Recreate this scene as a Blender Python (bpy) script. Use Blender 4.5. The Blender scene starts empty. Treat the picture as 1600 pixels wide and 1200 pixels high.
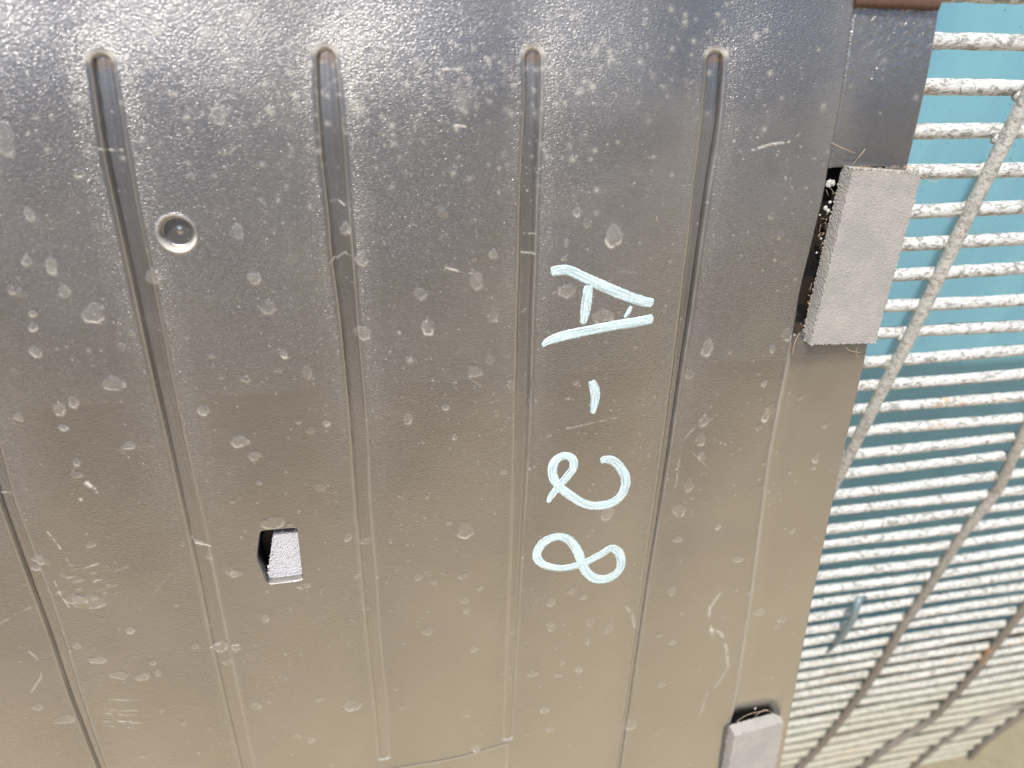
import bpy, bmesh, math, random
import numpy as np
from mathutils import Vector, Matrix
rng = np.random.default_rng(7); random.seed(7)
scn = bpy.context.scene

# ------------------------------------------------------------------ camera
F = 1250.0                                   # focal length for a picture 1600 wide
CAM_H = 1.15                                 # metres above the yard
def nz(a):
    a = np.array(a, float); return a / np.linalg.norm(a)
_dn = nz((-11, -1400, -F)); _up = -_dn
_fw = np.array([0, 0, -1.0]); _Y = nz(_fw - _up * _fw.dot(_up)); _X = np.cross(_Y, _up)
R = np.array([_X, _Y, _up])                  # camera axes -> world axes
C = np.array([0, 0, CAM_H])
cam = bpy.data.cameras.new('camera'); cam.sensor_width = 36; cam.lens = 36 * F / 1600
cam.clip_start = 0.01; cam.clip_end = 500
cam.dof.use_dof = True; cam.dof.focus_distance = 0.415; cam.dof.aperture_fstop = 6.8
camo = bpy.data.objects.new('camera', cam); scn.collection.objects.link(camo)
camo.matrix_world = Matrix.Translation(Vector(C)) @ Matrix([list(r) for r in R]).to_4x4()
scn.camera = camo
scn.render.resolution_x = 1024; scn.render.resolution_y = 768

# ------------------------------------------------------------------ light
SUN_EL, SUN_AZ = 68.0, 205.0                 # azimuth clockwise from +Y: behind the camera, a bit to the left
w = bpy.data.worlds.new('World'); scn.world = w; w.use_nodes = True
wn = w.node_tree; bgn = wn.nodes['Background']; bgn.inputs[1].default_value = 0.13
sky = wn.nodes.new('ShaderNodeTexSky'); sky.sky_type = 'NISHITA'; sky.sun_disc = False
sky.sun_elevation = math.radians(SUN_EL); sky.sun_rotation = math.radians(SUN_AZ)
sky.dust_density = 3.0
wn.links.new(sky.outputs[0], bgn.inputs[0])
sl = bpy.data.lights.new('sun', 'SUN'); sl.energy = 4.6; sl.angle = math.radians(0.53); sl.color = (1, 0.95, 0.87)
so = bpy.data.objects.new('sun', sl); scn.collection.objects.link(so)
_e, _a = math.radians(SUN_EL), math.radians(SUN_AZ)
sd = Vector((math.sin(_a) * math.cos(_e), math.cos(_a) * math.cos(_e), math.sin(_e)))
so.rotation_euler = sd.to_track_quat('Z', 'Y').to_euler()
scn.view_settings.view_transform = 'Standard'; scn.view_settings.look = 'None'
scn.view_settings.exposure = 0.8; scn.view_settings.gamma = 1

# ------------------------------------------------------------------ frames of the two planes
def ray(x, y): return R @ np.array([(x - 800) / F, -(y - 600) / F, -1.0])
class Plane:
    def __init__(s, P, U, D):
        s.P, s.U, s.D = P, U, D; s.N = np.cross(U, -D)
    def uv(s, x, y, n=0.0):
        r = ray(x, y); t = ((s.P + s.N * n - C) @ s.N) / (r @ s.N); p = C + r * t - s.P
        return np.array([p @ s.U, p @ s.D])
    def loc(s, x, y, n=0.0):                 # local x right, y up, z out of the plane
        u, v = s.uv(x, y, n); return (u, -v, n)
    def matrix(s):
        m = Matrix.Identity(4)
        for i, a in enumerate((s.U, -s.D, s.N)):
            for j in range(3): m[j][i] = a[j]
        m.translation = Vector(s.P); return m
V = R @ nz((-60, -2500, -F)); U = R @ nz((6868, 528, -F)); U = nz(U - V * U.dot(V))
PAN = Plane(C + ray(800, 600) * 0.40, U, V)
H = R @ nz((5800, 410, -F)); HF = nz(np.array([H[0], H[1], 0])); SK = -H[2] / math.hypot(H[0], H[1])
PF = C + ray(1450, 0) * 0.3795
FEN = Plane(PF, HF, np.array([0, 0, -1.0]))
def MM(x, y, px):                            # image pixels of the measured drawing -> metres on the panel
    a = PAN.uv(x - px / 2, y); b = PAN.uv(x + px / 2, y); return float(np.linalg.norm(a - b))

# ------------------------------------------------------------------ helpers
def link(o, parent=None):
    scn.collection.objects.link(o)
    if parent: o.parent = parent
    return o
def empty(name, plane): 
    o = bpy.data.objects.new(name, None); link(o); o.matrix_world = plane.matrix(); o.empty_display_size = 0.02; return o
def tag(o, label=None, cat=None, group=None, kind=None):
    if label: o['label'] = label
    if cat: o['category'] = cat
    if group: o['group'] = group
    if kind: o['kind'] = kind
    return o
def mesh_obj(name, verts, faces, mat, parent=None, smooth=False):
    me = bpy.data.meshes.new(name); me.from_pydata([tuple(v) for v in verts], [], faces); me.update()
    if smooth: me.polygons.foreach_set('use_smooth', [True] * len(me.polygons))
    if mat: me.materials.append(mat)
    return link(bpy.data.objects.new(name, me), parent)
class Geo:
    def __init__(s): s.v = []; s.f = []
    def tube(s, pts, r, k=8, jit=0.0, cap=True):
        pts = [Vector(p) for p in pts]; n = len(pts); rs = r if hasattr(r, '__len__') else [r] * n
        b0 = len(s.v); prev = None
        for i, p in enumerate(pts):
            t = (pts[min(i + 1, n - 1)] - pts[max(i - 1, 0)]).normalized()
            if prev is None:
                a = t.cross(Vector((0, 0, 1))); 
                if a.length < 1e-4: a = t.cross(Vector((1, 0, 0)))
            else: a = prev - t * prev.dot(t)
            a.normalize(); prev = a; b = t.cross(a)
            for j in range(k):
                q = 2 * math.pi * j / k; rr = rs[i] * (1 + (random.uniform(-jit, jit) if jit else 0))
                s.v.append(p + (a * math.cos(q) + b * math.sin(q)) * rr)
        for i in range(n - 1):
            for j in range(k):
                j2 = (j + 1) % k
                s.f.append((b0 + i * k + j, b0 + (i + 1) * k + j, b0 + (i + 1) * k + j2, b0 + i * k + j2))
        if cap:
            s.f.append(tuple(b0 + j for j in range(k))); s.f.append(tuple(b0 + (n - 1) * k + j for j in reversed(range(k))))
    def blob(s, c, r, sq=(1, 1, 1), k=6, jit=0.25):
        c = Vector(c); b0 = len(s.v)
        for i in range(k - 1):
            th = math.pi * (i + 1) / k
            for j in range(k):
                ph = 2 * math.pi * j / k; q = r * (1 + random.uniform(-jit, jit))
                s.v.append(c + Vector((math.sin(th) * math.cos(ph) * sq[0], math.sin(th) * math.sin(ph) * sq[1], math.cos(th) * sq[2])) * q)
        s.v.append(c + Vector((0, 0, r * sq[2]))); s.v.append(c - Vector((0, 0, r * sq[2])))
        t, bt = len(s.v) - 2, len(s.v) - 1
        for i in range(k - 2):
            for j in range(k):
                j2 = (j + 1) % k; s.f.append((b0 + i * k + j, b0 + (i + 1) * k + j, b0 + (i + 1) * k + j2, b0 + i * k + j2))
        for j in range(k):
            j2 = (j + 1) % k; s.f.append((t, b0 + j, b0 + j2)); s.f.append((bt, b0 + (k - 2) * k + j2, b0 + (k - 2) * k + j))
    def build(s, name, mat, parent=None, smooth=True): return mesh_obj(name, s.v, s.f, mat, parent, smooth)

# ------------------------------------------------------------------ node helpers / materials
class Mat:
    def __init__(s, name):
        s.m = bpy.data.materials.new(name); s.m.use_nodes = True; s.t = s.m.node_tree; s.b = s.t.nodes['Principled BSDF']
        s.tc = s.t.nodes.new('ShaderNodeTexCoord').outputs['Object']
    def n(s, typ, **kw):
        nd = s.t.nodes.new(typ)
        for k, v in kw.items(): setattr(nd, k, v)
        return nd
    def L(s, a, b): s.t.links.new(a, b)
    def noise(s, scale, detail=2, rough=0.5, stretch=None, dist=0.0, off=None):
        nd = s.n('ShaderNodeTexNoise'); nd.inputs['Scale'].default_value = scale; nd.inputs['Detail'].default_value = detail
        nd.inputs['Roughness'].default_value = rough; nd.inputs['Distortion'].default_value = dist
        mp = s.n('ShaderNodeMapping'); s.L(s.tc, mp.inputs[0]); s.L(mp.outputs[0], nd.inputs['Vector'])
        if stretch: mp.inputs['Scale'].default_value = stretch
        if off: mp.inputs['Location'].default_value = off
        return nd.outputs['Fac']
    def ramp(s, x, a, b, c=0.0, d=1.0):
        nd = s.n('ShaderNodeMapRange'); nd.inputs[1].default_value = a; nd.inputs[2].default_value = b
        nd.inputs[3].default_value = c; nd.inputs[4].default_value = d; s.L(x, nd.inputs[0]); return nd.outputs[0]
    def math(s, op, a, b=None):
        nd = s.n('ShaderNodeMath', operation=op)
        for i, x in enumerate((a, b)):
            if x is None: continue
            if isinstance(x, (int, float)): nd.inputs[i].default_value = x
            else: s.L(x, nd.inputs[i])
        return nd.outputs[0]
    def mix(s, f, a, b):
        nd = s.n('ShaderNodeMix', data_type='RGBA')
        if isinstance(f, (int, float)): nd.inputs[0].default_value = f
        else: s.L(f, nd.inputs[0])
        for i, x in ((6, a), (7, b)):
            if isinstance(x, tuple): nd.inputs[i].default_value = (*x, 1)
            else: s.L(x, nd.inputs[i])
        return nd.outputs[2]
    def bump(s, h, dist, strength=1.0, prev=None):
        nd = s.n('ShaderNodeBump'); nd.inputs['Distance'].default_value = dist; nd.inputs['Strength'].default_value = strength
        s.L(h, nd.inputs['Height']); 
        if prev is not None: s.L(prev, nd.inputs['Normal'])
        return nd.outputs[0]
    def attr(s, name):
        nd = s.n('ShaderNodeAttribute'); nd.attribute_name = name; return nd.outputs['Fac']
    def set(s, **kw):
        for k, v in kw.items():
            i = s.b.inputs[k.replace('_', ' ')]
            if isinstance(v, (int, float)): i.default_value = v
            elif isinstance(v, tuple): i.default_value = (*v, 1)
            else: s.L(v, i)
        return s.m

def mat_plastic():
    M = Mat('black_moulded_plastic')
    dust_glint = M.attr('dust_glint'); smo = M.attr('smooth_skin'); brn = M.attr('brown')  # first channel: real dirt plus painted edge highlights of grooves and crease
    fine = M.noise(3500, 2, 0.6)
    film = M.noise(14, 5, 0.6, off=(3, 1, 0))
    film = M.ramp(film, 0.35, 0.75, 0.0, 1.0)
    base = M.mix(film, (0.012, 0.010, 0.009), (0.024, 0.021, 0.019))
    dd = M.math('MULTIPLY', dust_glint, M.ramp(fine, 0.30, 0.62, 0.40, 1.0))
    dd = M.math('MINIMUM', dd, 1.0)
    col = M.mix(dd, base, (0.46, 0.44, 0.40))
    col = M.mix(brn, col, (0.12, 0.075, 0.045))
    recess_shade = M.attr('recess_shade'); col = M.mix(recess_shade, col, (0.006, 0.006, 0.007))  # near-black shade painted into grooves, crease, pockets and recess
    rough = M.ramp(dd, 0, 0.7, 0.36, 0.75)
    # leathery grain of the moulding, plus larger ripples of the smooth edge strip
    g1 = M.noise(1380, 2.0, 0.5, stretch=(0.72, 1.2, 1), dist=0.25, off=(0.6, 0.9, 0.013))
    g1 = M.ramp(g1, 0.3, 0.7)
    g2 = M.noise(330, 3, 0.55, dist=0.8)
    keep = M.math('MULTIPLY', M.ramp(smo, 0, 1, 1.0, 0.10), M.attr('grain'))
    hgt = M.math('MULTIPLY', g1, keep)
    nrm = M.bump(hgt, 0.000112, 1.0)
    nrm = M.bump(M.math('MULTIPLY', g2, M.ramp(M.attr('wet'), 0, 1, 0.06, 1.0)), 0.0011, 0.8, nrm)
    nrm = M.bump(dd, 0.00018, 0.8, nrm)
    coat = M.math('MULTIPLY', M.ramp(dd, 0, 0.5, 1.0, 0.1), M.ramp(recess_shade, 0, 1, 1.0, 0.0))
    coat = M.math('MULTIPLY', coat, M.ramp(brn, 0, 0.8, 1.0, 0.0))
    M.set(Coat_Weight=coat, Coat_Roughness=0.33, Coat_IOR=2.1, Coat_Normal=nrm)
    return M.set(Base_Color=col, Roughness=rough, IOR=1.9, Specular_IOR_Level=M.ramp(recess_shade, 0, 1, 0.6, 0.1), Normal=nrm)
def mat_foam():
    M = Mat('grey_foam')
    a = M.noise(2600, 3, 0.7); b = M.noise(60, 3, 0.6); c = M.noise(900, 2, 0.6, stretch=(1, 0.4, 1))
    col = M.mix(M.ramp(a, 0.3, 0.7), (0.195, 0.190, 0.182), (0.235, 0.229, 0.219))
    col = M.mix(M.ramp(b, 0.4, 0.75, 0, 0.5), col, (0.33, 0.31, 0.285))
    nrm = M.bump(a, 0.0002, 0.7); nrm = M.bump(c, 0.0002, 0.5, nrm)
    return M.set(Base_Color=col, Roughness=0.95, Specular_IOR_Level=0.2, Normal=nrm)
def mat_foam_light():
    M = Mat('pale_foam')
    a = M.noise(420, 3, 0.5, stretch=(1, 1.6, 1), dist=1.5)
    col = M.mix(M.ramp(a, 0.3, 0.7), (0.30, 0.30, 0.32), (0.36, 0.36, 0.385))
    return M.set(Base_Color=col, Roughness=0.6, Normal=M.bump(a, 0.0006, 0.8))
def mat_ink():
    M = Mat('pale_blue_paint_marker')
    at = M.n('ShaderNodeAttribute'); at.attribute_name = 'brush'; ns = M.n('ShaderNodeTexNoise'); ns.inputs['Scale'].default_value = 1.0; ns.inputs['Detail'].default_value = 2
    M.L(at.outputs['Vector'], ns.inputs['Vector']); st = ns.outputs['Fac']
    a = M.noise(700, 3, 0.6); b = M.noise(2600, 2, 0.6)
    col = M.mix(M.ramp(a, 0.38, 0.62), (0.30, 0.40, 0.43), (0.41, 0.50, 0.52))
    col = M.mix(M.ramp(b, 0.62, 0.72, 0, 0.45), col, (0.24, 0.28, 0.30))
    col = M.mix(M.ramp(st, 0.50, 0.66, 0, 0.85), col, (0.17, 0.205, 0.215))
    return M.set(Base_Color=col, Roughness=0.5, Normal=M.bump(b, 0.0001, 0.7))
def mat_zinc(name='galvanised_steel', dark=False):
    M = Mat(name)
    a = M.noise(220, 5, 0.7, stretch=(0.7, 1.3, 1.3), dist=1.2); b = M.noise(900, 3, 0.7); c = M.noise(9, 2, 0.5); d = M.noise(120, 4, 0.7, off=(5, 2, 1))
    lo, hi = ((0.22, 0.215, 0.20), (0.40, 0.40, 0.38)) if dark else ((0.17, 0.168, 0.155), (0.44, 0.45, 0.448))
    col = M.mix(M.ramp(a, 0.40, 0.53), lo, hi)
    col = M.mix(M.ramp(b, 0.60, 0.72, 0, 0.6), col, (0.30, 0.28, 0.25))
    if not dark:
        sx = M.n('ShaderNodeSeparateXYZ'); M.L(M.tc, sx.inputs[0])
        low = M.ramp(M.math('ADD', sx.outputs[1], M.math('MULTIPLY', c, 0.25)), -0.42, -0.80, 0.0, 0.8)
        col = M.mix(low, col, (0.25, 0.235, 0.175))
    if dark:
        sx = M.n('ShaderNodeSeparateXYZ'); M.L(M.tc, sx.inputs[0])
        col = M.mix(M.ramp(M.math('ADD', sx.outputs[1], M.math('MULTIPLY', c, 0.2)), -0.10, -0.60, 0.0, 0.85), col, (0.10, 0.085, 0.07))  # upright wires turn darker and browner towards the bottom
    rust = M.math('MULTIPLY', M.ramp(c, 0.62, 0.72), M.ramp(d, 0.50, 0.66))
    col = M.mix(rust, col, (0.36, 0.22, 0.10))
    nrm = M.bump(a, 0.0014, 0.7); nrm = M.bump(b, 0.0005, 0.5, nrm)
    return M.set(Base_Color=col, Roughness=0.62, Metallic=0.15, Normal=nrm)
def mat_blue():
    M = Mat('blue_plastic')
    a = M.noise(7, 4, 0.55, stretch=(2.5, 0.5, 1)); b = M.noise(1200, 2, 0.5); c = M.noise(420, 1, 0.4)
    col = M.mix(M.ramp(a, 0.3, 0.7), (0.13, 0.32, 0.42), (0.17, 0.39, 0.48))
    col = M.mix(M.ramp(c, 0.735, 0.76), col, (0.03, 0.07, 0.10))
    return M.set(Base_Color=col, Roughness=0.42, Normal=M.bump(a, 0.004, 0.5))
def mat_ground():
    M = Mat('dusty_concrete')
    a = M.noise(1.1, 4, 0.6); b = M.noise(40, 5, 0.7); c = M.noise(350, 3, 0.7)
    col = M.mix(M.ramp(a, 0.35, 0.65), (0.50, 0.385, 0.275), (0.57, 0.485, 0.30))
    col = M.mix(M.ramp(b, 0.35, 0.7, 0, 0.6), col, (0.38, 0.31, 0.225))
    col = M.mix(M.ramp(c, 0.5, 0.7, 0, 0.35), col, (0.50, 0.45, 0.35))
    return M.set(Base_Color=col, Roughness=0.95, Normal=M.bump(b, 0.01, 0.5))
def mat_plain(name, c, r=0.7, c2=None, sc=400):
    M = Mat(name); a = M.noise(sc, 3, 0.6)
    return M.set(Base_Color=M.mix(a, c, c2 or tuple(x * 0.6 for x in c)), Roughness=r, Normal=M.bump(a, 0.0003, 0.5))
MP, MF, MFL, MI, MZ, MZD, MB, MG = (mat_plastic(), mat_foam(), mat_foam_light(), mat_ink(), mat_zinc(),
    mat_zinc('dark_steel', True), mat_blue(), mat_ground())

# ------------------------------------------------------------------ ground
gx = [(-60, -60), (60, -60), (60, 60), (-60, 60)]
g = mesh_obj('ground', [(x, y, 0) for x, y in gx], [(0, 1, 2, 3)], MG); tag(g, kind='structure')

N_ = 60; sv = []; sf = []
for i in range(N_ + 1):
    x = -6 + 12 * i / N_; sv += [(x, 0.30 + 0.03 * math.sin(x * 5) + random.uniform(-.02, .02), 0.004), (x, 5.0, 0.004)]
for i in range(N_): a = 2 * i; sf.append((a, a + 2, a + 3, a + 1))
so2 = mesh_obj('shaded_ground_strip', sv, sf, mat_plain('shaded_ground', (0.17, 0.15, 0.10), 0.95, (0.11, 0.095, 0.06), 60)); tag(so2, kind='structure')  # darker ground patch standing in for shade near the fence
# unseen low brown wall added behind the camera so the glossy panel mirrors something dark
wl = mesh_obj('unseen_reflection_wall', [(x, y + dy, z) for dy in (0, -0.25) for x, y in ((-10, -3.9), (9, -3.6)) for z in (0, 1.8)],
    [(0, 1, 3, 2), (4, 6, 7, 5), (1, 5, 7, 3), (0, 4, 5, 1), (2, 3, 7, 6)], mat_plain('reflection_wall_brown', (0.10, 0.062, 0.05), 0.95, (0.06, 0.04, 0.035), 3)); tag(wl, kind='structure')

# ------------------------------------------------------------------ blue sheet behind the fence
BS = Plane(PF - FEN.N * 0.16, HF, np.array([0, 0, -1.0]))
vb = float(BS.uv(1430, 1022)[1])
nu, nvv = 60, 50; vs = []; fs = []
for side in (0, 1):
    for j in range(nvv + 1):
        for i in range(nu + 1):
            u = -0.7 + 2.2 * i / nu; v = -0.9 + (vb + 0.9) * j / nvv
            z = 0.003 * math.sin(u * 9 + 0.6 * math.sin(v * 4)) + 0.002 * math.sin(v * 7 + u * 3)
            vs.append((u, -v - SK * u * 1.0, z - 0.006 * side))
n1 = (nu + 1) * (nvv + 1)
for j in range(nvv):
    for i in range(nu):
        a = j * (nu + 1) + i; q = (a, a + nu + 1, a + nu + 2, a + 1); fs.append(q); fs.append(tuple(n1 + k for k in reversed(q)))
for i in range(nu): 
    a = nvv * (nu + 1) + i; fs.append((a, a + n1, a + n1 + 1, a + 1)); a = i; fs.append((a, a + 1, a + 1 + n1, a + n1))
for j in range(nvv):
    a = j * (nu + 1) + nu; b = a + nu + 1; fs.append((a, b, b + n1, a + n1))
bs = mesh_obj('blue_sheet', vs, fs, MB, None, True); bs.matrix_world = BS.matrix()
tag(bs, 'smooth light blue plastic sheet seen through the gaps of the wire fence', 'plastic sheet')

# ------------------------------------------------------------------ wire fence
fence = empty('wire_fence', FEN)
tag(fence, 'galvanised wire mesh fence of close horizontal wires right of the black panel', 'wire fence')
def poly_f(pts): return [FEN.uv(x, y) for x, y in pts]
edge = poly_f([(1640, 1078), (1602, 1107), (1572, 1128), (1530, 1160), (1497, 1195), (1440, 1250), (1380, 1320)])
ev = [p[1] for p in edge]; eu = [p[0] for p in edge]
SP = 0.02324
for n in range(-6, 60):
    s = 0.0417 + SP * n + random.uniform(-0.0008, 0.0008)
    # left end stays behind the panel
    u0 = -0.10 + 0.05 * random.random(); 
    vmid = s + SK * 0.1
    if vmid > 1.10: break
    uR = 0.62
    for it in range(3):
        vv = s + SK * uR
        uR = min(0.62, float(np.interp(vv, ev, eu)) + 0.008) if vv > ev[0] else 0.62
    u0 = max(u0, -0.10)
    if uR < u0 + 0.03: break
    g = Geo(); K = max(8, int((uR - u0) / 0.006)); sag = random.uniform(-0.0016, 0.0016); ph = random.uniform(0, 6)
    pts = []; rs = []
    for i in range(K + 1):
        u = u0 + (uR - u0) * i / K
        pts.append((u, -(s + SK * u + sag * math.sin(u * 9 + ph)), 0.0008 * math.sin(u * 23 + ph)))
        rs.append(0.0041 + random.uniform(-0.00022, 0.0003))
    g.tube(pts, rs, 12, 0.03)
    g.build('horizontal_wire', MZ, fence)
def rod(pts, r, name='upright_wire', ext=True, weld=True):
    p = np.array(pts)
    if ext:
        d = p[0] - p[1]; d /= np.linalg.norm(d); p = np.vstack([p[0] + d * 0.35, p])
    seg = np.concatenate([[0], np.cumsum(np.linalg.norm(np.diff(p, axis=0), axis=1))])
    t = np.arange(0, seg[-1], 0.006); q = np.stack([np.interp(t, seg, p[:, 0]), np.interp(t, seg, p[:, 1])], 1)
    for _ in range(6): q[1:-1] = (q[:-2] + 2 * q[1:-1] + q[2:]) / 4
    g = Geo(); g.tube([(a, -b, 0.0058) for a, b in q], [r * random.uniform(0.97, 1.03) for _ in q], 12, 0.015)
    if weld:
        for n in range(-6, 45):
            s = 0.0417 + SP * n; vv = q[:, 1] - SK * q[:, 0] - s; k = int(np.argmin(abs(vv)))
            if abs(vv[k]) < 0.004:
                a, b = q[k]; g.blob((a - 0.0020, -b - 0.0004, 0.0022), 0.0034, (1.1, 1.15, 0.8), 8, 0.06)
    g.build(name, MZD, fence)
rod([(0.0745, 0.04), (0.0700, 0.10), (0.0655, 0.20), (0.0600, 0.27), (0.0540, 0.35), (0.046, 0.45), (0.036, 0.60), (0.02, 0.95)], 0.0042)
rod(poly_f([(1600, 650), (1551, 760), (1508, 812), (1474, 863), (1438, 922), (1402, 976), (1378, 1020), (1344, 1072), (1312, 1115), (1279, 1157), (1245, 1193), (1190, 1250)]), 0.0042)
rod(poly_f([(1600, 935), (1547, 1004), (1527, 1032), (1503, 1060), (1475, 1092), (1448, 1120), (1410, 1143), (1385, 1158), (1360, 1178), (1320, 1215)]), 0.0044)
rod(poly_f([(1640, 1066), (1590, 1098), (1527, 1116), (1502, 1131), (1468, 1153), (1443, 1174), (1417, 1197), (1380, 1235)]), 0.0030, ext=True)
rod(poly_f([(1640, 1074), (1602, 1103), (1572, 1124), (1530, 1156), (1497, 1191), (1440, 1246)]), 0.0040, weld=False)
rod([(0.225, 0.0), (0.22, 0.10)] + [], 0.0) if False else None
# cream board lying close behind the foot of the fence
def fl(x, y, n=0.0): u, v = FEN.uv(x, y, n); return (u, -v, n)

# little curved strip hooked on the wires
g = Geo(); hp = [(1352, 934, .012), (1343, 936, .016), (1338, 948, .018), (1333, 965, .018), (1323, 984, .017), (1311, 1001, .015), (1298, 1014, .010)]
g.tube([fl(x, y, n) for x, y, n in hp], [0.002, 0.003, 0.0036, 0.0036, 0.0033, 0.0026, 0.0014], 10)
hk = g.build('bent_strip', mat_plain('grey_blue_plastic', (0.13, 0.19, 0.22), 0.4)); hk.matrix_world = FEN.matrix()
tag(hk, 'short curved grey-blue strip hooked over the horizontal fence wires', 'plastic strip')

# ------------------------------------------------------------------ moulded panel as one height field
panel = empty('plastic_panel', PAN)
tag(panel, 'dusty black moulded plastic panel with long grooves and A-28 written in pale marker', 'plastic panel')
edge_px = [(1476, 0), (1465, 55), (1443, 145), (1431, 200), (1416, 262), (1345, 540), (1335, 600), (1320, 680), (1305, 750), (1290, 820), (1275, 910), (1262, 970), (1247, 1040), (1236, 1100), (1229, 1120), (1211, 1200)]
E_ = np.array([PAN.uv(*p) for p in edge_px])
u_edge_fit = np.polyfit(E_[:, 1], E_[:, 0], 2)
def u_edge(v): return np.where(v < -0.18, np.polyval(u_edge_fit, -0.18), np.where(v > 0.34, np.polyval(u_edge_fit, 0.34), np.polyval(u_edge_fit, v)))
D = 0.00055
V0, V1 = -0.185, 0.345
vv = np.concatenate([np.linspace(-0.26, V0, 30)[:-1], np.arange(V0, V1, D), np.linspace(V1 + D, 0.50, 40)])
uf = np.concatenate([np.linspace(-0.50, -0.315, 40)[:-1], np.arange(-0.315, 0.20, D)])
uf = (uf + 0.5) / (uf[-1] + 0.5) - 1.0       # -1..0, scaled to each row's own right edge
NV, NU = len(vv), len(uf)
UE = u_edge(vv)
UU = UE[:, None] + uf[None, :] * (UE.mean() + 0.5)
VV = np.repeat(vv[:, None], NU, 1)
DU = D * (UE.mean() + 0.5) / 0.70
Z = np.zeros_like(UU); DUST_GLINT = np.zeros_like(UU); BRN = np.zeros_like(UU); RSHADE = np.zeros_like(UU); SMO = np.zeros_like(UU); REG = np.zeros(UU.shape, np.int8)
def ss(x): x = np.clip(x, 0, 1); return x * x * (3 - 2 * x)
def fbm(sc, seed, octs=4):                   # value noise on the sheet
    out = np.zeros_like(UU); amp = 1; tot = 0; r = np.random.default_rng(seed)
    for o in range(octs):
        s = sc * 2 ** o; gx = (UU + 0.6) * s; gy = (VV + 0.4) * s
        ix = gx.astype(int); iy = gy.astype(int); T = r.random((iy.max() + 3, ix.max() + 3))
        fx = gx - ix; fy = gy - iy; fx = fx * fx * (3 - 2 * fx); fy = fy * fy * (3 - 2 * fy)
        out += amp * ((T[iy, ix] * (1 - fx) + T[iy, ix + 1] * fx) * (1 - fy) + (T[iy + 1, ix] * (1 - fx) + T[iy + 1, ix + 1] * fx) * fy)
        tot += amp; amp *= 0.5
    return out / tot
# grooves: (y, left x, right x) measured down each one; first = upper end, last = lower end
GR = [
 ([(640, -52, -12), (785, -8, 27), (900, 34, 70), (1000, 72, 105), (1100, 107, 135), (1200, 147, 169), (1330, 195, 212)], False, False),
 ([(76, 131, 178), (240, 155, 206), (330, 175, 221), (450, 201, 247), (570, 228, 269), (700, 258, 297), (800, 280, 320), (900, 303, 341), (1000, 323, 361), (1100, 347, 382), (1200, 371, 402), (1330, 403, 428)], True, False),
 ([(68, 488, 528), (150, 489, 538), (250, 496, 546), (340, 508, 552), (400, 512, 557), (500, 527, 563), (600, 537, 572), (675, 543, 578), (800, 551, 584), (900, 559, 593), (1000, 569, 598), (1100, 580, 608), (1191, 589, 612)], True, True),
 ([(70, 815, 852), (150, 816, 851), (300, 807, 844), (400, 806, 841), (500, 803, 837), (600, 801, 834), (700, 799, 831), (850, 795, 821), (950, 791, 815), (1050, 788, 809), (1160, 784, 803)], True, True),
 ([(73, 1103, 1140), (100, 1101, 1139), (200, 1091, 1130), (300, 1079, 1112), (400, 1069, 1097), (500, 1057, 1083), (600, 1045, 1066), (700, 1032, 1051), (800, 1018, 1035), (900, 1003, 1018), (1000, 990, 1003), (1100, 977, 989), (1200, 963, 974), (1330, 945, 955)], True, False)]
groove_fields = []
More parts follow.
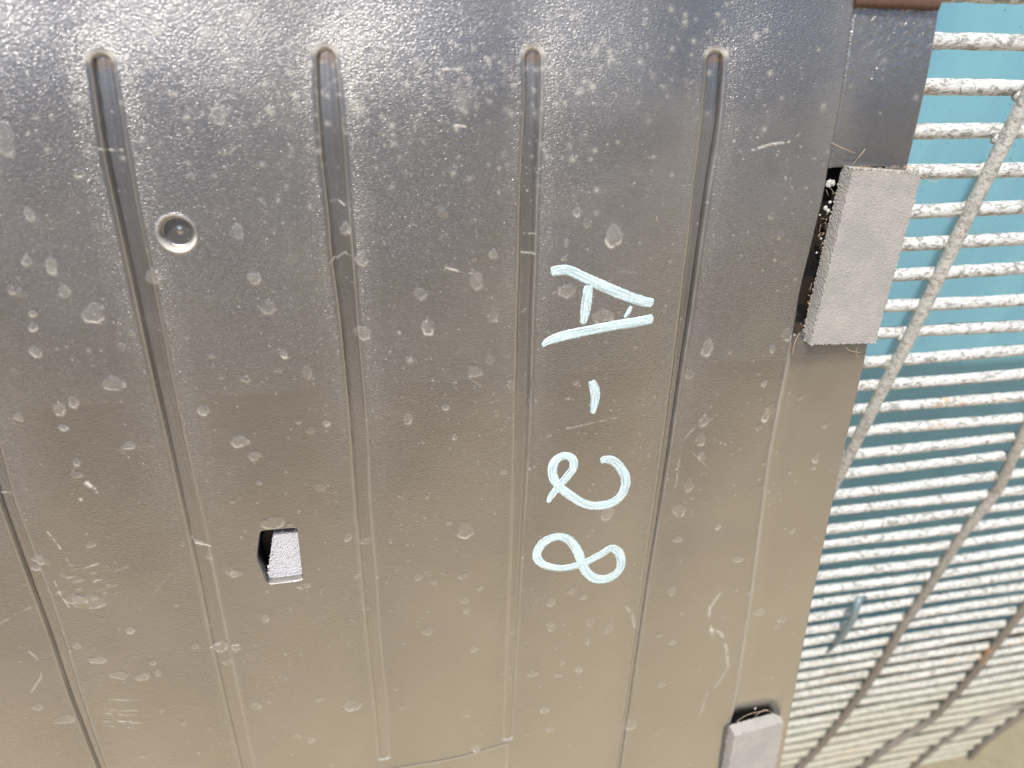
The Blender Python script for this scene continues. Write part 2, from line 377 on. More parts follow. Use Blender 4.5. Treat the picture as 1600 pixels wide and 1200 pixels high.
for gi, (tab, top, bot) in enumerate(GR):
    L = np.array([PAN.uv(a[1], a[0]) for a in tab]); Rr = np.array([PAN.uv(a[2], a[0]) for a in tab])
    vmid = (L[:, 1] + Rr[:, 1]) / 2
    ul = np.interp(vv, vmid, L[:, 0]); ur = np.interp(vv, vmid, Rr[:, 0])
    k = np.ones(25) / 25; ul = np.convolve(np.pad(ul, 12, 'edge'), k, 'valid'); ur = np.convolve(np.pad(ur, 12, 'edge'), k, 'valid')
    hw = ((ur - ul) / 2)[:, None]; c = ((ur + ul) / 2)[:, None]
    d = hw - abs(UU - c)
    if top:
        vt = vmid[0] + hw; d = np.where(VV < vt, hw - np.hypot(UU - c, VV - vt), d)
    if bot:
        vb_ = vmid[-1] - hw; d = np.where(VV > vb_, hw - np.hypot(UU - c, VV - vb_), d)
    if not top: d = np.where(VV < vmid[0], -0.01, d)
    if not bot: d = np.where(VV > vmid[-1] + 0.03, -0.01, d)
    fade = 1 - (0.2, 0.65, 0.72, 0.72, 0.45)[gi] * ss((VV + 0.05) / 0.2)
    sh = hw * 0.30
    prof = 0.00045 * (0.4 + 0.6 * fade) * ss(d / sh) + (0.0014 * fade) * ss((d - sh) / 0.0007)
    Z -= prof
    off = (hw - sh - 0.0011) * (-1 if gi < 3 else 1); st = (1.0, 0.8, 0.45, 0.4, 1.0)[gi]
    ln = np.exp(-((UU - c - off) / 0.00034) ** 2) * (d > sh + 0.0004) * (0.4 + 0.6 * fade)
    Z -= 0.0010 * st * ln; RSHADE = np.maximum(RSHADE, 0.85 * st * ln)  # dark line of the groove wall painted into the colour
    # moulding line along the middle of the floor
    Z += 0.00018 * np.exp(-((UU - c - hw * 0.12) / 0.0006) ** 2) * (d > sh)
    # pale rim and brown ground reflection painted at the upper end; pale shoulder line
    if top:
        vt0 = vmid[0]; near = np.exp(-((VV - vt0 - 0.0022) / 0.0022) ** 2) * (d > -0.0006) * (d < sh * 1.6)
        DUST_GLINT += 0.75 * near
        BRN += 0.7 * np.exp(-((VV - vt0 - 0.0052) / 0.0022) ** 2) * (d > sh * 0.9) 
    if bot:
        DUST_GLINT += 0.45 * np.exp(-((VV - vmid[-1] + 0.002) / 0.0018) ** 2) * (d > 0) * (d < sh * 1.8)  # sunlit lower end wall painted pale
    line = np.exp(-((d - sh * 0.9) / 0.0005) ** 2)
    DUST_GLINT += 0.28 * line * fbm(60, int(tab[0][1]) % 97 + 3, 3) ** 1.0
    SMO = np.maximum(SMO, ss((d + 0.0008) / 0.0012) * (0.85 - 0.5 * ss((VV + 0.08) / 0.12)))
    REG[d > -0.0008] = 1
    groove_fields.append((d, c, hw))
# soft pillows between the grooves
allc = np.sort(np.concatenate([g_[1] for g_ in groove_fields], 1), 1)
dist_g = np.full_like(UU, 1.0)
for d, c, hw in groove_fields: dist_g = np.minimum(dist_g, abs(UU - c))
Z += 0.0024 * (1 - np.exp(-(dist_g / 0.020) ** 2))
Z += 0.0030 * (fbm(6, 11, 2) - 0.5) + 0.0008 * (fbm(22, 12, 2) - 0.5)
Z -= 0.004 * ss((-0.115 - VV) / 0.07) ** 2   # the sheet rolls back slightly along its top
gap_ = np.full_like(UU, 1.0)
for d, c, hw in groove_fields: gap_ = np.minimum(gap_, np.maximum(-d, 0))
GRN = 0.62 + 1.05 * np.exp(-(gap_ / 0.013) ** 1.5) * (1 - 0.45 * ss((VV + 0.03) / 0.15)) + 0.5 * (fbm(14, 51, 3) - 0.5)
GRN *= 0.86 * (1 + 0.22 * ss((-0.10 - VV) / 0.06))
# crease and lowered edge strip
cr_px = [(1339, 0), (1325, 65), (1310, 150), (1300, 200), (1289, 265), (1283, 300), (1263, 380), (1246, 450), (1238, 505), (1229, 545), (1215, 620), (1200, 700), (1188, 800), (1175, 900), (1163, 980), (1150, 1060), (1142, 1120), (1131, 1200), (1112, 1330)]
CP = np.array([PAN.uv(*p) for p in cr_px])
uc = np.interp(vv, CP[:, 1], CP[:, 0]); k = np.ones(31) / 31; uc = np.convolve(np.pad(uc, 15, 'edge'), k, 'valid')[:, None]
v540 = PAN.uv(1280, 545)[1]
deep = 1 - ss((VV - v540 + 0.02) / 0.03)
du = UU - uc
Z -= (0.0016 * deep + 0.0004) * ss(du / 0.0016) + 0.0004 * ss(du / 0.010)
Z -= 0.0013 * np.exp(-((du - 0.0008) / 0.0008) ** 2) * deep; RSHADE = np.maximum(RSHADE, 0.75 * deep * np.exp(-((du - 0.0009) / 0.0006) ** 2))  # crease shade painted in as a dark line
Z += 0.00045 * np.exp(-(du / 0.0011) ** 2) * (1 - deep)
DUST_GLINT += 0.35 * np.exp(-((du) / 0.0009) ** 2) * (1 - deep) * (0.5 + fbm(50, 5, 3))  # light caught by the lower crease ridge, painted pale
WET = ss(du / 0.003) * deep * (0.15 + 0.85 * ss((-0.125 - VV) / 0.05))
SMO = np.maximum(SMO, 0.6 * ss(du / 0.002))
REG[(du > 0.0008)] = 2
# pockets beside the foam pads
def loc_poly(px): return np.array([PAN.uv(*p) for p in px])
vA, vB = PAN.uv(1290, 262)[1], PAN.uv(1245, 522)[1]
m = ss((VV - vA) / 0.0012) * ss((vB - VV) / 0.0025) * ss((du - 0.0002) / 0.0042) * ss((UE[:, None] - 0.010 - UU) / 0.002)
RSHADE = np.maximum(RSHADE, 0.8 * m); Z -= 0.0095 * m; DUST_GLINT *= (1 - m); SMO = np.maximum(SMO, m)  # pocket darkened in colour to look shaded
BRN += 0.55 * ss((du - 0.004) / 0.003) * m * (fbm(120, 9, 3) > 0.47) * ss((VV - vA - 0.014) / 0.006)
REG[m > 0.02] = 3
vA2 = PAN.uv(1180, 1074)[1]
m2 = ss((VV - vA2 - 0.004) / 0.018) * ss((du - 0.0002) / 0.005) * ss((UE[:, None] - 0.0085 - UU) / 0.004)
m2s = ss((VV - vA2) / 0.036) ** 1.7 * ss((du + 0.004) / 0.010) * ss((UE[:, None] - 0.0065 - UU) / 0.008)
RSHADE = np.maximum(RSHADE, 0.97 * m2s); Z -= 0.009 * m2s; REG[m2 > 0.03] = 3; DUST_GLINT *= (1 - m2)  # soft painted shade fading into the lower pocket
dl = ss((VV - PAN.uv(1140, 1125)[1]) / 0.004) * np.exp(-((du + 0.001) / 0.003) ** 2) * (du < 0)
Z -= 0.004 * dl
# round screw recess
hc = PAN.uv(277, 364); rr = np.hypot(UU - hc[0], VV - hc[1]) ; RH = 0.0077
Z += 0.0003 * np.exp(-((rr - RH - 0.0004) / 0.0006) ** 2) - 0.0036 * ss((RH - rr) / 0.0015)
Z += 0.0007 * np.exp(-((np.hypot(UU - hc[0] - 0.0008, VV - hc[1] + 0.0006)) / 0.0011) ** 2)
ang = np.arctan2(VV - hc[1], UU - hc[0])
DUST_GLINT += np.exp(-((rr - RH + 0.0003) / 0.0007) ** 2) * (0.35 + 1.5 * np.clip(np.sin(ang), 0, 1) + 1.3 * np.clip(-np.sin(ang + 0.3), 0, 1)) * (0.7 + 0.6 * fbm(180, 31, 2))
SMO = np.maximum(SMO, ss((RH + 0.0006 - rr) / 0.001)); REG[rr < RH + 0.0022] = 4
# hole at the foot of the picture
h2 = PAN.uv(822, 1231); r2 = np.hypot(UU - h2[0], VV - h2[1]); RB = MM(822, 1225, 62) / 2
Z -= 0.012 * ss((RB - r2) / 0.003); SMO = np.maximum(SMO, ss((RB - r2) / 0.001)); REG[r2 < RB + 0.001] = 5
# squared recess
def sdf_poly(P):
    acc = np.zeros(UU.shape); n = len(P); kk = 0.0007
    for i in range(n):
        a, b = P[i], P[(i + 1) % n]; e = b - a; L = np.hypot(*e)
        s_ = ((UU - a[0]) * e[1] - (VV - a[1]) * e[0]) / L
        acc += np.exp(np.clip(s_ / kk, -60, 60))
    return -kk * np.log(acc)
RP = loc_poly([(407, 825), (465, 820), (474, 901), (419, 908), (401, 868)])
dr = sdf_poly(RP)
Z -= 0.013 * ss(dr / 0.0014); _e = RP[3] - RP[2]; dbot = abs((UU - RP[2][0]) * _e[1] - (VV - RP[2][1]) * _e[0]) / np.hypot(*_e)
lowl = np.exp(-(dbot / 0.0016) ** 2) * ss((UU - RP[3][0] + 0.001) / 0.002) * (dr > -0.0006)
DLOW = lowl; RSHADE = np.maximum(RSHADE, (1 - 0.7 * lowl) * ss((dr + 0.0002) / 0.0007)); SMO = np.maximum(SMO, ss((dr + 0.0004) / 0.001)); REG[dr > -0.0010] = 6  # recess walls painted near black as shade, less on the lower wall
# embossed tape line low on the sheet
def seg_d(px):
    P = loc_poly(px); dm = np.full(UU.shape, 9.0)
    for i in range(len(P) - 1):
        a, b = P[i], P[i + 1]; e = b - a; t = np.clip(((UU - a[0]) * e[0] + (VV - a[1]) * e[1]) / (e @ e), 0, 1)
        dm = np.minimum(dm, np.hypot(UU - a[0] - t * e[0], VV - a[1] - t * e[1]))
    return dm
sd_ = seg_d([(560, 1216), (655, 1192), (792, 1163), (791, 1200)]); Z += 0.0004 * np.exp(-(sd_ / 0.0008) ** 2); DUST_GLINT += 0.25 * np.exp(-(sd_ / 0.0007) ** 2)

# ---------------- dirt: dried drops, specks, scuffs
F0 = int(np.argmax(vv >= V0)); 
def window(cu, cv, r):
    j0 = int(np.searchsorted(vv, cv - r)); j1 = int(np.searchsorted(vv, cv + r)); 
    if j1 <= j0: return None
    row = UU[(j0 + j1) // 2]; i0 = int(np.searchsorted(row, cu - r)); i1 = int(np.searchsorted(row, cu + r))
    if i1 - i0 < 2 or j1 - j0 < 2: return None
    return slice(j0, j1), slice(i0, i1)
DN = fbm(350, 21, 3)
def drop(x, y, r, el=1.25, a=0.30, rim=0.9, uvm=False, rot=0.0):
    c = np.array([x, y]) if uvm else PAN.uv(x, y)
    R_ = r if uvm else MM(x, y, r * 2) / 2
    w_ = window(c[0], c[1], R_ * el * 1.7)
    if w_ is None: return
    uu = UU[w_] - c[0]; v_ = VV[w_] - c[1]
    cr, sr = math.cos(rot), math.sin(rot); uu, v_ = uu * cr - v_ * sr, uu * sr + v_ * cr
    th = np.arctan2(v_, uu); q = rng.uniform(0, 6, 3)
    wob = 1 + 0.10 * np.sin(2 * th + q[0]) + 0.08 * np.sin(3 * th + q[1]) + 0.05 * np.sin(7 * th + q[2])
    w2 = uu * (1 + 0.25 * np.clip(-v_ / R_, 0, 1.5))            # narrower above
    d = R_ * wob - np.hypot(w2, v_ / el)
    nz_ = DN[w_]
    body = a * ss(d / (R_ * 0.15 + 0.0003)) * (0.45 + 1.1 * nz_)
    low = np.clip((v_ / (R_ * el) + 0.15) / 1.0, 0, 1)
    edge_ = rim * np.exp(-((d - 0.0004) / (0.00035 + 0.04 * R_)) ** 2) * (0.18 + low * 1.0) * ss((nz_ - 0.28) / 0.3)
    DUST_GLINT[w_] = np.maximum(DUST_GLINT[w_], 0) + body + edge_
    Z[w_] += 0.00010 * ss(d / 0.0005)
DR = [(957,366,15,1.1),(743,436,13,1.1),(656,456,10,1.2),(668,508,11,1.2),(770,490,9,1.6),(567,520,16,.7),(740,577,13,.8),(798,600,6,1.6),
 (148,488,18,1),(83,412,10,1.8),(49,332,8,1.9),(45,405,8,1.5),(104,453,10,1.1),(36,455,9,1.2),(20,450,7,1.3),(58,546,12,.9),(55,508,8,1.1),(54,487,7,1),(190,540,7,1.1),(240,432,14,1.2),
 (95,636,11,1.2),(117,624,9,1.3),(178,597,17,.9),(101,665,8,.9),(121,718,7,1.2),(122,738,9,.8),(375,686,14,.9),(318,640,10,1),(202,694,11,.8),(398,708,11,.9),
 (427,812,23,.5),(368,894,10,.8),(726,824,13,1.2),(1104,541,9,1.6),(1098,655,8,1.2),(1093,684,8,1.3),(1094,710,6,1.3),(1075,755,7,2),(1060,795,10,1.2),(1058,840,7,1),(1120,820,5,1),
 (1225,519,9,1.1),(1203,541,5,1.6),(1193,645,6,2),(1190,595,5,1.2),(1273,713,5,2),(1269,728,5,1),(1286,663,4,1),(343,178,13,1.5),(10,215,22,1.3),(120,155,8,1),(425,172,8,1),(277,112,7,1),
 (125,270,9,1),(300,275,7,1.1),(372,360,13,1),(398,432,11,1),(420,478,12,1),(480,578,8,1.5),(444,550,7,1.2),(565,404,12,1),(540,358,8,1.4),(885,452,14,.8),(940,490,17,.6),(770,395,8,1),
 (690,330,8,1.3),(710,678,5,1.2),(695,632,6,1),(637,650,8,1.3),(510,660,7,.8),(500,758,9,1),(544,838,6,1.5),(570,845,11,.7),(30,650,10,.9),(205,520,6,1),(947,797,11,1.2),(143,846,9,.8),
 (60,875,14,.7),(55,890,10,.7),(120,935,18,.6),(140,938,30,.5),(205,980,8,1),(120,1008,9,.8),(155,1028,14,.6),(188,1050,14,.7),(224,1052,12,.8),(248,1045,5,2),(240,1030,6,1),(102,1122,16,.7),
 (344,1010,14,.9),(355,1035,10,.6),(305,1008,7,.8),(370,1010,9,.8),(400,1100,11,.8),(60,1100,10,.8),(415,962,6,1.8),(860,937,7,1.5),(910,927,7,.8),(921,966,7,1.3),(862,978,6,1.2),(915,997,5,1.6),
 (877,1032,5,1.2),(903,1042,6,1.2),(950,978,8,1.2),(832,1052,8,.8),(872,1052,8,.5),(668,982,8,1.3),(725,933,7,1.2),(750,915,5,1),(722,895,8,.8),(740,1010,6,1.6),(550,1100,13,1),(500,1087,8,.6),
 (487,1151,7,1),(464,1145,7,1),(985,1133,11,1),(850,1107,7,1),(743,1166,8,1.1),(858,1137,7,.8),(1048,920,8,1.2),(1049,1000,6,1),(1030,990,5,1),(1033,1068,6,1),(1185,953,8,1),(1212,977,5,1),(1220,965,7,1),(1150,870,8,.8),(1237,828,5,1),(900,330,7,1),(475,910,10,.7),(455,820,9,1),(560,898,6,1)]
for x, y, r, el in DR: drop(x, y, r, el, a=rng.uniform(0.07, 0.18), rim=rng.uniform(0.25, 0.75))
for i in range(330):
    x = rng.uniform(0, 1250); y = 1200 * rng.random() ** 0.6
    drop(x, y, rng.choice([1.6, 2.4, 3.2, 5, 7], p=[.35, .3, .2, .1, .05]), rng.uniform(.6, 1.6), a=rng.uniform(0.02, 0.11), rim=rng.uniform(0.08, 0.45))
def speck(x, y, r, a):
    c = PAN.uv(x, y); R_ = MM(x, y, 2 * r) / 2; w_ = window(c[0], c[1], max(R_ * 2.5, 0.0012))
    if w_ is None: return
    DUST_GLINT[w_] += a * np.exp(-((UU[w_] - c[0]) ** 2 + (VV[w_] - c[1]) ** 2) / R_ ** 2)
CL = [(rng.uniform(0, 1250), rng.uniform(200, 1200), rng.uniform(12, 60), rng.uniform(12, 90)) for _ in range(70)]
for i in range(1500):
    if rng.random() < 0.6:
        q_ = CL[int(rng.integers(70)) if rng.random() < .5 else int(rng.integers(25))]; sx_, sy_ = rng.normal(q_[0], q_[2]), rng.normal(q_[1], q_[3])
    else: sx_, sy_ = rng.uniform(0, 1300), rng.uniform(0, 1200)
    speck(sx_, sy_, rng.uniform(0.7, 1.5), rng.uniform(0.1, 0.75))
for i in range(900):                          # thicker splash mist high on the sheet
    x = rng.normal(560, 330); y = rng.normal(110, 85); speck(x, y, rng.uniform(1, 4.5), rng.uniform(0.08, 0.45))
for x, y, r, a in [(138,752,3.5,1.5),(143,756,3,1.4),(150,760,2,1),(153,766,1.6,1),(128,777,2.5,1),(485,102,5,.7),(245,50,8,.35),(322,52,9,.4),(385,25,9,.4),(140,545,4,.3),(505,78,6,.6),(560,170,12,.35),(720,155,14,.25),(640,560,5,.4),(612,196,5,.5)]:
    speck(x, y, r, a)
def streak(pts, w_px, a, rough=0.4):
    P = np.array([PAN.uv(*p) for p in pts]); wd = MM(pts[0][0], pts[0][1], w_px) / 2
    lo = P.min(0) - 0.004; hi = P.max(0) + 0.004
    cc = (lo + hi) / 2; w_ = window(cc[0], cc[1], max(hi - lo) / 2)
    if w_ is None: return
    dm = np.full(UU[w_].shape, 9.0)
    for i in range(len(P) - 1):
        s0, s1 = P[i], P[i + 1]; e = s1 - s0; t = np.clip(((UU[w_] - s0[0]) * e[0] + (VV[w_] - s0[1]) * e[1]) / (e @ e), 0, 1)
        dm = np.minimum(dm, np.hypot(UU[w_] - s0[0] - t * e[0], VV[w_] - s0[1] - t * e[1]))
    DUST_GLINT[w_] += a * np.exp(-(dm / max(wd, 0.00035)) ** 2) * ss((DN[w_] - rough) / 0.2 + 0.3)
for pts, wd, a in [
 ([(75,830),(92,850),(110,880)],2.5,.8),([(85,908),(95,930),(108,948)],2,.7),([(0,972),(28,958),(50,948)],3,.4),([(40,1010),(62,1030),(66,1055),(50,1078)],3,.6),
 ([(696,416),(712,420),(722,425),(735,424)],3,1),([(1168,235),(1200,224),(1228,220)],2.5,.9),([(1228,220),(1245,208)],1.5,.4),
 ([(1133,905),(1122,925),(1108,945),(1104,965),(1108,978),(1112,990)],5,.55),([(1110,980),(1124,985),(1131,1000),(1136,1036)],5,.6),([(1134,1040),(1120,1065),(1103,1078),(1092,1115)],4,.35),
 ([(978,947),(988,960),(992,985)],4,.5),([(1110,632),(1085,665),(1064,690),(1055,760)],2.2,.4),([(845,685),(880,668),(910,660),(965,648)],2,.45),
 ([(515,412),(530,402),(540,395),(543,400)],1.4,.4),([(305,850),(320,853),(330,853)],3,1),([(298,833),(300,845),(318,850)],1.5,.6),([(328,1012),(345,1006),(362,1008),(378,1006)],2.5,.8),
 ([(516,316),(528,313),(538,322)],2.5,.9),([(155,233),(172,236),(190,236)],2,.9),([(170,302),(184,300),(196,302)],2,.7),([(0,773),(14,773)],3.5,1.1),([(820,366),(835,366)],2,.6),([(815,395),(835,397)],2.5,.7),
 ([(710,195),(726,196)],2.5,1.2),([(690,108),(720,108)],3,.7),([(648,100),(665,101)],3,.6),([(565,840),(582,848)],2,.8),([(430,577),(440,578)],2,.8)]: streak(pts, wd, a)
for i in range(34):                           # scuffed patch
    x = rng.uniform(72, 180); y = rng.uniform(880, 940); l = rng.uniform(6, 26); streak([(x, y), (x + l, y - l * 0.35)], 1.6, rng.uniform(.12, .5), 0.45)
for y in (1090, 1107, 1113, 1125, 1128, 1133): 
    for k in range(3): x = rng.uniform(155, 190); streak([(x, y + rng.uniform(-2, 2)), (x + rng.uniform(18, 48), y + rng.uniform(-4, 0))], 2, rng.uniform(.2, .5), 0.4)
for i in range(26):
    x = rng.uniform(20, 1200); y = rng.uniform(100, 1200); a_ = rng.uniform(0, 3.14); l = rng.uniform(8, 45); streak([(x, y), (x + l * math.cos(a_), y + l * math.sin(a_))], 1.1, rng.uniform(.08, .3), 0.42)
# very thin, uneven film of dust
DUST_GLINT += 0.08 * ss((fbm(16, 41, 5) - 0.48) / 0.25) * ss((0.02 - VV) / 0.16) + 0.03 * fbm(70, 43, 3)
DUST_GLINT *= (1 - 0.85 * ss(dr / 0.001)); DUST_GLINT += 0.35 * DLOW; DUST_GLINT = np.clip(DUST_GLINT, 0, 1); BRN = np.clip(BRN, 0, 0.85)

# ---------------- write it out as body + moulded features sharing one surface
verts = np.stack([UU, -VV, Z], -1).reshape(-1, 3)
dzu = np.gradient(Z, axis=1) / np.maximum(np.gradient(UU, axis=1), 1e-6)
dzv = np.gradient(Z, axis=0) / np.maximum(np.gradient(VV, axis=0), 1e-6)
nor = np.stack([-dzu, dzv, np.ones_like(Z)], -1); nor /= np.linalg.norm(nor, axis=-1, keepdims=True); nor = nor.reshape(-1, 3)
idx = np.arange(NV * NU).reshape(NV, NU)
quads = np.stack([idx[:-1, :-1], idx[1:, :-1], idx[1:, 1:], idx[:-1, 1:]], -1).reshape(-1, 4)
freg = REG[:-1, :-1].reshape(-1).astype(int)
# single grooves and pockets get ids of their own
gid = np.zeros(UU.shape, np.int8)
for i, (d, c, hw) in enumerate(groove_fields): gid[d > -0.0008] = i
key = freg * 10
key = np.where(freg == 1, 10 + gid[:-1, :-1].reshape(-1), key)
vmid_p = PAN.uv(1200, 800)[1]
key = np.where(freg == 3, 30 + (VV[:-1, :-1].reshape(-1) > vmid_p), key)
def grid_part(name, k, label=None):
    q = quads[key == k]
    if len(q) == 0: return None
    uniq, inv = np.unique(q, return_inverse=True); inv = inv.reshape(-1, 4)
    me = bpy.data.meshes.new(name); nvx, nf = len(uniq), len(q)
    me.vertices.add(nvx); me.vertices.foreach_set('co', verts[uniq].astype(np.float32).ravel())
    me.loops.add(nf * 4); me.loops.foreach_set('vertex_index', inv.astype(np.int32).ravel())
    me.polygons.add(nf); me.polygons.foreach_set('loop_start', np.arange(0, nf * 4, 4, dtype=np.int32))
    me.polygons.foreach_set('use_smooth', np.ones(nf, bool)); me.update(calc_edges=True); me.validate()
    for an, A in (('dust_glint', DUST_GLINT), ('recess_shade', RSHADE), ('grain', GRN), ('smooth_skin', SMO), ('brown', BRN), ('wet', WET)):
        at = me.attributes.new(an, 'FLOAT', 'POINT'); at.data.foreach_set('value', A.reshape(-1)[uniq].astype(np.float32))
    me.normals_split_custom_set_from_vertices(nor[uniq].astype(np.float32).tolist())
    me.materials.append(MP); o = link(bpy.data.objects.new(name, me), panel)
    if label: o['label'] = label
    return o
grid_part('panel_body', 0)
for i in range(5): grid_part('groove', 10 + i)
grid_part('edge_strip', 20, 'lowered smooth strip along the right edge of the panel')
grid_part('pad_pocket', 30); grid_part('pad_pocket', 31)
grid_part('round_recess', 40, 'round recess with a pale dusty rim')
grid_part('screw_hole', 50); grid_part('square_recess', 60, 'squared dark recess with pale foam inside')
# rolled right border
vs = []; fs = []; sel = range(0, NV, 2); prof = [(0, 0), (0.0007, -0.0004), (0.0011, -0.0012), (0.0011, -0.0042), (0.0001, -0.0046), (-0.006, -0.0046)]
for j in sel:
    for a, b in prof: vs.append((UE[j] + a, -vv[j], Z[j, -1] + b))
K = len(prof)
for j in range(len(list(sel)) - 1):
    for k in range(K - 1): a = j * K + k; fs.append((a, a + K, a + K + 1, a + 1))
rl = mesh_obj('rolled_edge', vs, fs, None, panel, True); me = rl.data; me.materials.append(MP)
for an, val in (('dust_glint', 0.12), ('recess_shade', 0.0), ('grain', 0.3), ('smooth_skin', 1.0), ('brown', 0.12), ('wet', 0.0)):
    at = me.attributes.new(an, 'FLOAT', 'POINT'); at.data.foreach_set('value', np.full(len(vs), val, np.float32))
# left, top and bottom borders turned back
def border(P, name='rolled_edge'):
    vs = []; fs = []
    for p in P: vs += [tuple(p), (p[0], p[1], p[2] - 0.006)]
    for i in range(len(P) - 1): a = 2 * i; fs.append((a, a + 1, a + 3, a + 2))
    o = mesh_obj(name, vs, fs, MP, panel)
Vg = verts.reshape(NV, NU, 3)
border(Vg[0, ::6]); border(Vg[-1, ::6]); border(Vg[::6, 0])

# ------------------------------------------------------------------ foam pads
def pad(name, corners_px, th, z0, mat, rough=0.0001, sub=60, label=None, parent=None, edge_r=0.0006):
    # corners given on the base: TL, TR, BR, BL (local positions)
    TL, TR, BR, BL = [np.array(c) for c in corners_px]
    nu_ = sub; nv_ = int(sub * np.linalg.norm(BL - TL) / np.linalg.norm(TR - TL)); nt = 8
    g = bmesh.new(); L = {}
    def P(a, b, c):
        q = TL * (1 - a) * (1 - b) + TR * a * (1 - b) + BR * a * b + BL * (1 - a) * b
        return Vector((q[0], -q[1], z0 + th * c))
    def key_(i, j, k): return (i, j, k)
    def vert(i, j, k):
        kk = (i, j, k)
        if kk not in L:
            p = P(i / nu_, j / nv_, k / nt); onx = i in (0, nu_); ony = j in (0, nv_); onz = k in (0, nt)
            amp = rough * (2.2 if onx + ony + onz >= 2 else 0.7)
            p += Vector((random.gauss(0, amp), random.gauss(0, amp), random.gauss(0, amp * 0.8)))
            L[kk] = g.verts.new(p)
        return L[kk]
    for i in range(nu_):
        for j in range(nv_):
            g.faces.new((vert(i, j, nt), vert(i, j + 1, nt), vert(i + 1, j + 1, nt), vert(i + 1, j, nt)))
    for k in range(nt):
        for i in range(nu_):
            g.faces.new((vert(i, 0, k), vert(i, 0, k + 1), vert(i + 1, 0, k + 1), vert(i + 1, 0, k)))
            g.faces.new((vert(i, nv_, k), vert(i + 1, nv_, k), vert(i + 1, nv_, k + 1), vert(i, nv_, k + 1)))
        for j in range(nv_):
            g.faces.new((vert(0, j, k), vert(0, j + 1, k), vert(0, j + 1, k + 1), vert(0, j, k + 1)))
            g.faces.new((vert(nu_, j, k), vert(nu_, j, k + 1), vert(nu_, j + 1, k + 1), vert(nu_, j + 1, k)))
    me = bpy.data.meshes.new(name); g.to_mesh(me); g.free(); me.materials.append(mat)
    o = link(bpy.data.objects.new(name, me), parent)
    if label: o['label'] = label
    return o
TH = 0.0092; ZF = 0.0076
pt = [PAN.uv(1333, 264, ZF), PAN.uv(1441, 272, ZF), PAN.uv(1368, 536, ZF), PAN.uv(1266, 539, ZF)]
pad('foam_pad', pt, TH, ZF - TH, MF, parent=panel, label='upper grey foam pad beside the blue gaps of the fence')
pt = [PAN.uv(1148, 1150, ZF), PAN.uv(1225, 1129, ZF), PAN.uv(1168, 1420, ZF), PAN.uv(1098, 1430, ZF)]
pad('foam_pad', pt, TH, ZF - TH, MF, parent=panel, label='lower grey foam pad cut off by the bottom of the picture')
ZI = -0.0014
pt = [PAN.uv(428, 833, ZI), PAN.uv(466, 829, ZI), PAN.uv(476, 904, ZI), PAN.uv(417, 911, ZI)]
pad('foam_insert', pt, 0.006, ZI - 0.006, MFL, parent=panel, rough=0.0002, sub=36)

# brown glue strip across the top of the edge strip
g = Geo(); a = PAN.uv(1336, 3); b = PAN.uv(1470, 8); pts = []
K = 40; vs = []; fs = []
for i in range(K + 1):
    t = i / K; c = a * (1 - t) + b * t; w0 = 0.0022
    for (dv, dz) in ((w0, -0.0022), (w0 * 0.9, -0.0006), (0, 0.0001), (-0.004, -0.0004), (-0.0045, -0.0024)):
        vs.append((c[0], -(c[1] + dv + random.gauss(0, 0.00012)), dz + random.gauss(0, 0.00012)))
for i in range(K):
    for k in range(4): q = i * 5 + k; fs.append((q, q + 1, q + 6, q + 5))
fs.append((0, 5 * 0 + 1, 2, 3, 4)); fs.append((K * 5 + 4, K * 5 + 3, K * 5 + 2, K * 5 + 1, K * 5))
mesh_obj('glue_strip', vs, fs, mat_plain('brown_adhesive', (0.07, 0.035, 0.02), 0.8, (0.05, 0.025, 0.015), 900), panel, True)['label'] = 'brown strip across the top end of the edge strip'

# ------------------------------------------------------------------ handwriting
def height_at(u, v):
    j = int(np.clip(np.searchsorted(vv, v), 1, NV - 1)); i = int(np.clip(np.searchsorted(UU[j], u), 1, NU - 1)); return Z[j, i]
def spline(P, n=14):
    P = [np.array(p, float) for p in P]; out = []
    Q = [2 * P[0] - P[1]] + P + [2 * P[-1] - P[-2]]
    for i in range(1, len(Q) - 2):
        p0, p1, p2, p3 = Q[i - 1], Q[i], Q[i + 1], Q[i + 2]
        for k in range(n):
            t = k / n; out.append(0.5 * ((2 * p1) + (-p0 + p2) * t + (2 * p0 - 5 * p1 + 4 * p2 - p3) * t * t + (-p0 + 3 * p1 - 3 * p2 + p3) * t ** 3))
    out.append(P[-1]); return out
def stroke(G, pts, lift=0.0):
    S = spline([(x, y, w_) for x, y, w_ in pts]); L = []
    C_ = [(*PAN.uv(s[0], s[1]), MM(s[0], s[1], s[2] * 1.22) / 2) for s in S]; n = len(C_); b0 = len(G.v); M = 8
    for i in range(n):
        a = np.array(C_[max(i - 1, 0)][:2]); b = np.array(C_[min(i + 1, n - 1)][:2]); t = b - a; t /= np.linalg.norm(t) + 1e-9; nn = np.array([-t[1], t[0]])
        endf = min(i, n - 1 - i) / 2.5; wf = math.sqrt(max(0.12, 1 - (1 - min(endf, 1)) ** 2))
        hw_ = C_[i][2] * wf
        l_ = hw_ * (1 + random.gauss(0, 0.035)); r_ = hw_ * (1 + random.gauss(0, 0.035))
        for k in range(M + 1):
            f_ = -1 + 2 * k / M; off = f_ * (l_ if f_ < 0 else r_)
            p = np.array(C_[i][:2]) + nn * off; z = height_at(p[0], p[1]) + 0.00004 + lift + 0.00022 * (1 - f_ ** 4) + (0.00009 * math.cos(f_ * 9))
            G.v.append((p[0], -p[1], z)); G.br.append((f_ * 4.2, len(G.br) / (M + 1) * 0.045, 3.7 * len(G.f) ** 0.0))
    for i in range(n - 1):
        for k in range(M): a = b0 + i * (M + 1) + k; G.f.append((a, a + 1, a + M + 2, a + M + 1))
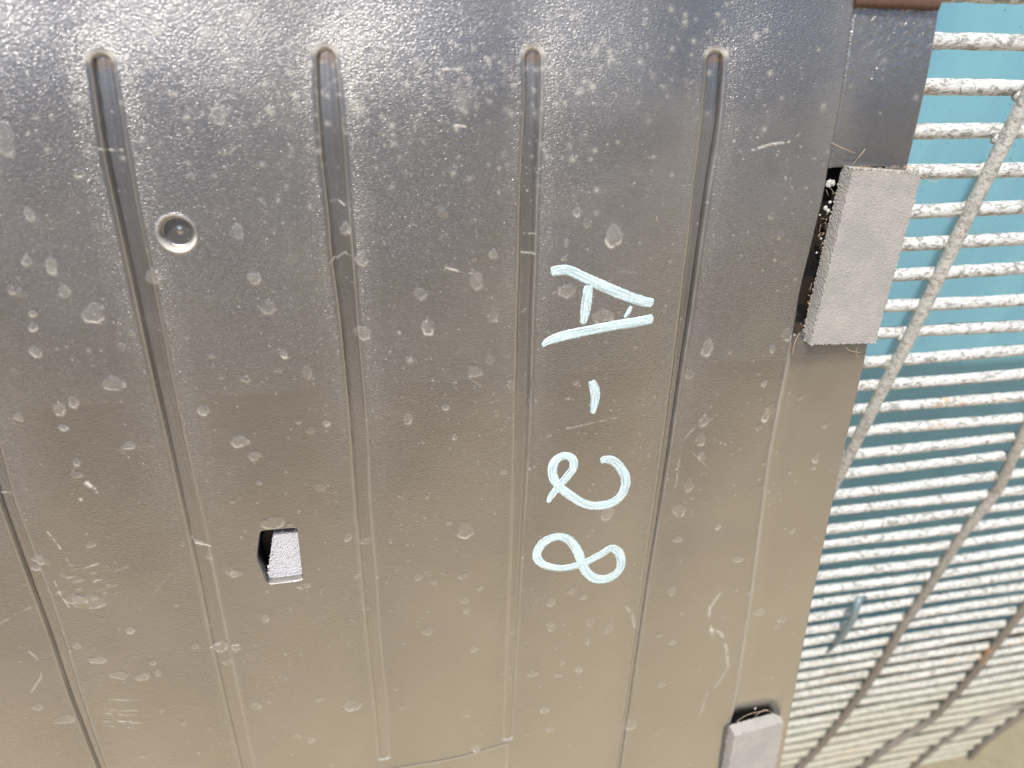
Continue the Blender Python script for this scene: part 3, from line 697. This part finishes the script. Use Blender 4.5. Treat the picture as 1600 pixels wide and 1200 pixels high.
def glyph(name, strokes, label):
    G = Geo(); G.br = []
    for i, s in enumerate(strokes): stroke(G, s, 0.00006 * i)
    o = G.build(name, MI, panel); o['label'] = label
    at = o.data.attributes.new('brush', 'FLOAT_VECTOR', 'POINT'); at.data.foreach_set('vector', np.array(G.br, np.float32).ravel())
glyph('letter', [
 [(860, 424, 12), (872, 421, 13), (888, 421, 13), (915, 433, 13.5), (951, 449, 14), (983, 462, 13.5), (1005, 469, 13), (1019, 472, 12)],
 [(847, 540, 5), (856, 532, 10), (878, 523, 13), (915, 514, 13), (960, 505, 13), (995, 500, 13), (1019, 496, 13)],
 [(917, 443, 10), (916, 455, 13), (914, 472, 13), (912, 487, 12), (909, 503, 8)],
 [(984, 475, 4), (980, 483, 6), (973, 493, 4)]], 'handwritten capital A in pale blue marker')
glyph('dash', [[(922, 591, 8), (926, 602, 12), (928, 614, 12), (927, 628, 10), (924, 643, 6)]], 'short handwritten dash in pale blue marker')
glyph('digit', [[(936, 717, 9), (944, 714, 11), (955, 716, 12), (967, 727, 12), (976, 746, 12.5), (970, 769, 13), (950, 783, 13), (919, 785, 12), (892, 772, 12), (869, 753, 11.5), (862, 733, 12), (868, 716, 12), (882, 709, 11), (893, 714, 11), (894, 726, 11), (887, 738, 11), (871, 758, 10), (862, 770, 9), (855, 783, 5)]], 'handwritten figure 2 in pale blue marker')
glyph('digit', [[(908, 877, 11), (937, 862, 11), (953, 853, 11), (964, 859, 12), (969, 872, 12), (966, 888, 12), (950, 899, 13), (928, 899, 13), (911, 884, 12), (901, 858, 12), (888, 840, 12), (869, 835, 11.5), (848, 846, 12), (838, 866, 11), (849, 880, 11), (876, 884, 10), (908, 877, 10)]], 'handwritten figure 8 in pale blue marker')

# ------------------------------------------------------------------ loose fibres and crumbs caught round the pads
def pl(x, y, n=0.0): return Vector(PAN.loc(x, y, n))
g = Geo()
def hair(pts, r=0.00014):
    S = spline([tuple(pl(x, y, n)) for x, y, n in pts], 8); g.tube([tuple(s) for s in S], r, 5)
for h in [[(1288, 218, .001), (1305, 226, .003), (1320, 233, .004), (1337, 240, .003)], [(1332, 258, .004), (1343, 244, .006), (1352, 233, .006)],
          [(1438, 275, .008), (1450, 281, .009), (1462, 284, .009), (1470, 279, .008)], [(1250, 520, .002), (1242, 535, .003), (1238, 555, .003)],
          [(1320, 541, .006), (1328, 548, .006), (1345, 551, .005)], [(1340, 540, .006), (1338, 550, .005), (1341, 561, .004)],
          [(1180, 1118, .003), (1195, 1109, .004), (1207, 1114, .005)], [(1150, 1128, .002), (1170, 1116, .003), (1200, 1110, .004)],
          [(1022, 330, .001), (1027, 343, .002), (1024, 352, .001)], [(523, 400, .0), (519, 408, .001)]]: hair(h)
for i in range(26):                           # brown fluff in the pocket
    t = random.random(); x = 1297 - 42 * t + random.uniform(-3, 6); y = 300 + 215 * t; n = random.uniform(-.006, -.001)
    hair([(x, y, n), (x + random.uniform(-4, 4), y + random.uniform(-5, 5), n + random.uniform(0, .002)), (x + random.uniform(-8, 8), y + random.uniform(-10, 10), n)], 0.00012)
for i in range(46):                           # fuzz on cut edges of the pads
    x = random.uniform(1335, 1440); hair([(x, 266 + 0.05 * (x - 1335), .0074), (x + random.uniform(-3, 3), 262, .0085), (x + random.uniform(-6, 6), 262 + random.uniform(-4, 2), .008)], 0.00008)
fb = g.build('dry_fibres', mat_plain('straw_fibre', (0.40, 0.30, 0.21), 0.8)); fb.matrix_world = PAN.matrix()
tag(fb, 'fine straw-coloured fibres and hairs caught around the foam pads', 'fibres', kind='stuff')
g = Geo()
for x, y, n, r in [(1297, 287, -.004, 5.5), (1294, 289, -.004, 4), (1300, 286, -.004, 5), (1290, 325, -.001, 3.4), (1294, 329, -.001, 2.8), (1297, 316, -.001, 2.2), (1281, 336, -.002, 1.4), (1283, 373, -.002, 1.6), (1276, 395, -.002, 1.5), (1370, 107, .001, 1.5), (1362, 123, .001, 1.4), (1264, 90, .0005, 1.6), (1180, 1107, .0, 2.4), (290, 404, .0004, 2.2)]:
    g.blob(tuple(pl(x, y, n)), r * 0.00034, (1, 1, 0.6), 7, 0.3)
cb = g.build('dirt_crumbs', mat_plain('pale_grit', (0.42, 0.42, 0.40), 0.9), None, False); cb.matrix_world = PAN.matrix()
tag(cb, 'small pale crumbs of grit lodged beside the upper foam pad', 'grit', kind='stuff')

scn.render.engine = 'CYCLES'
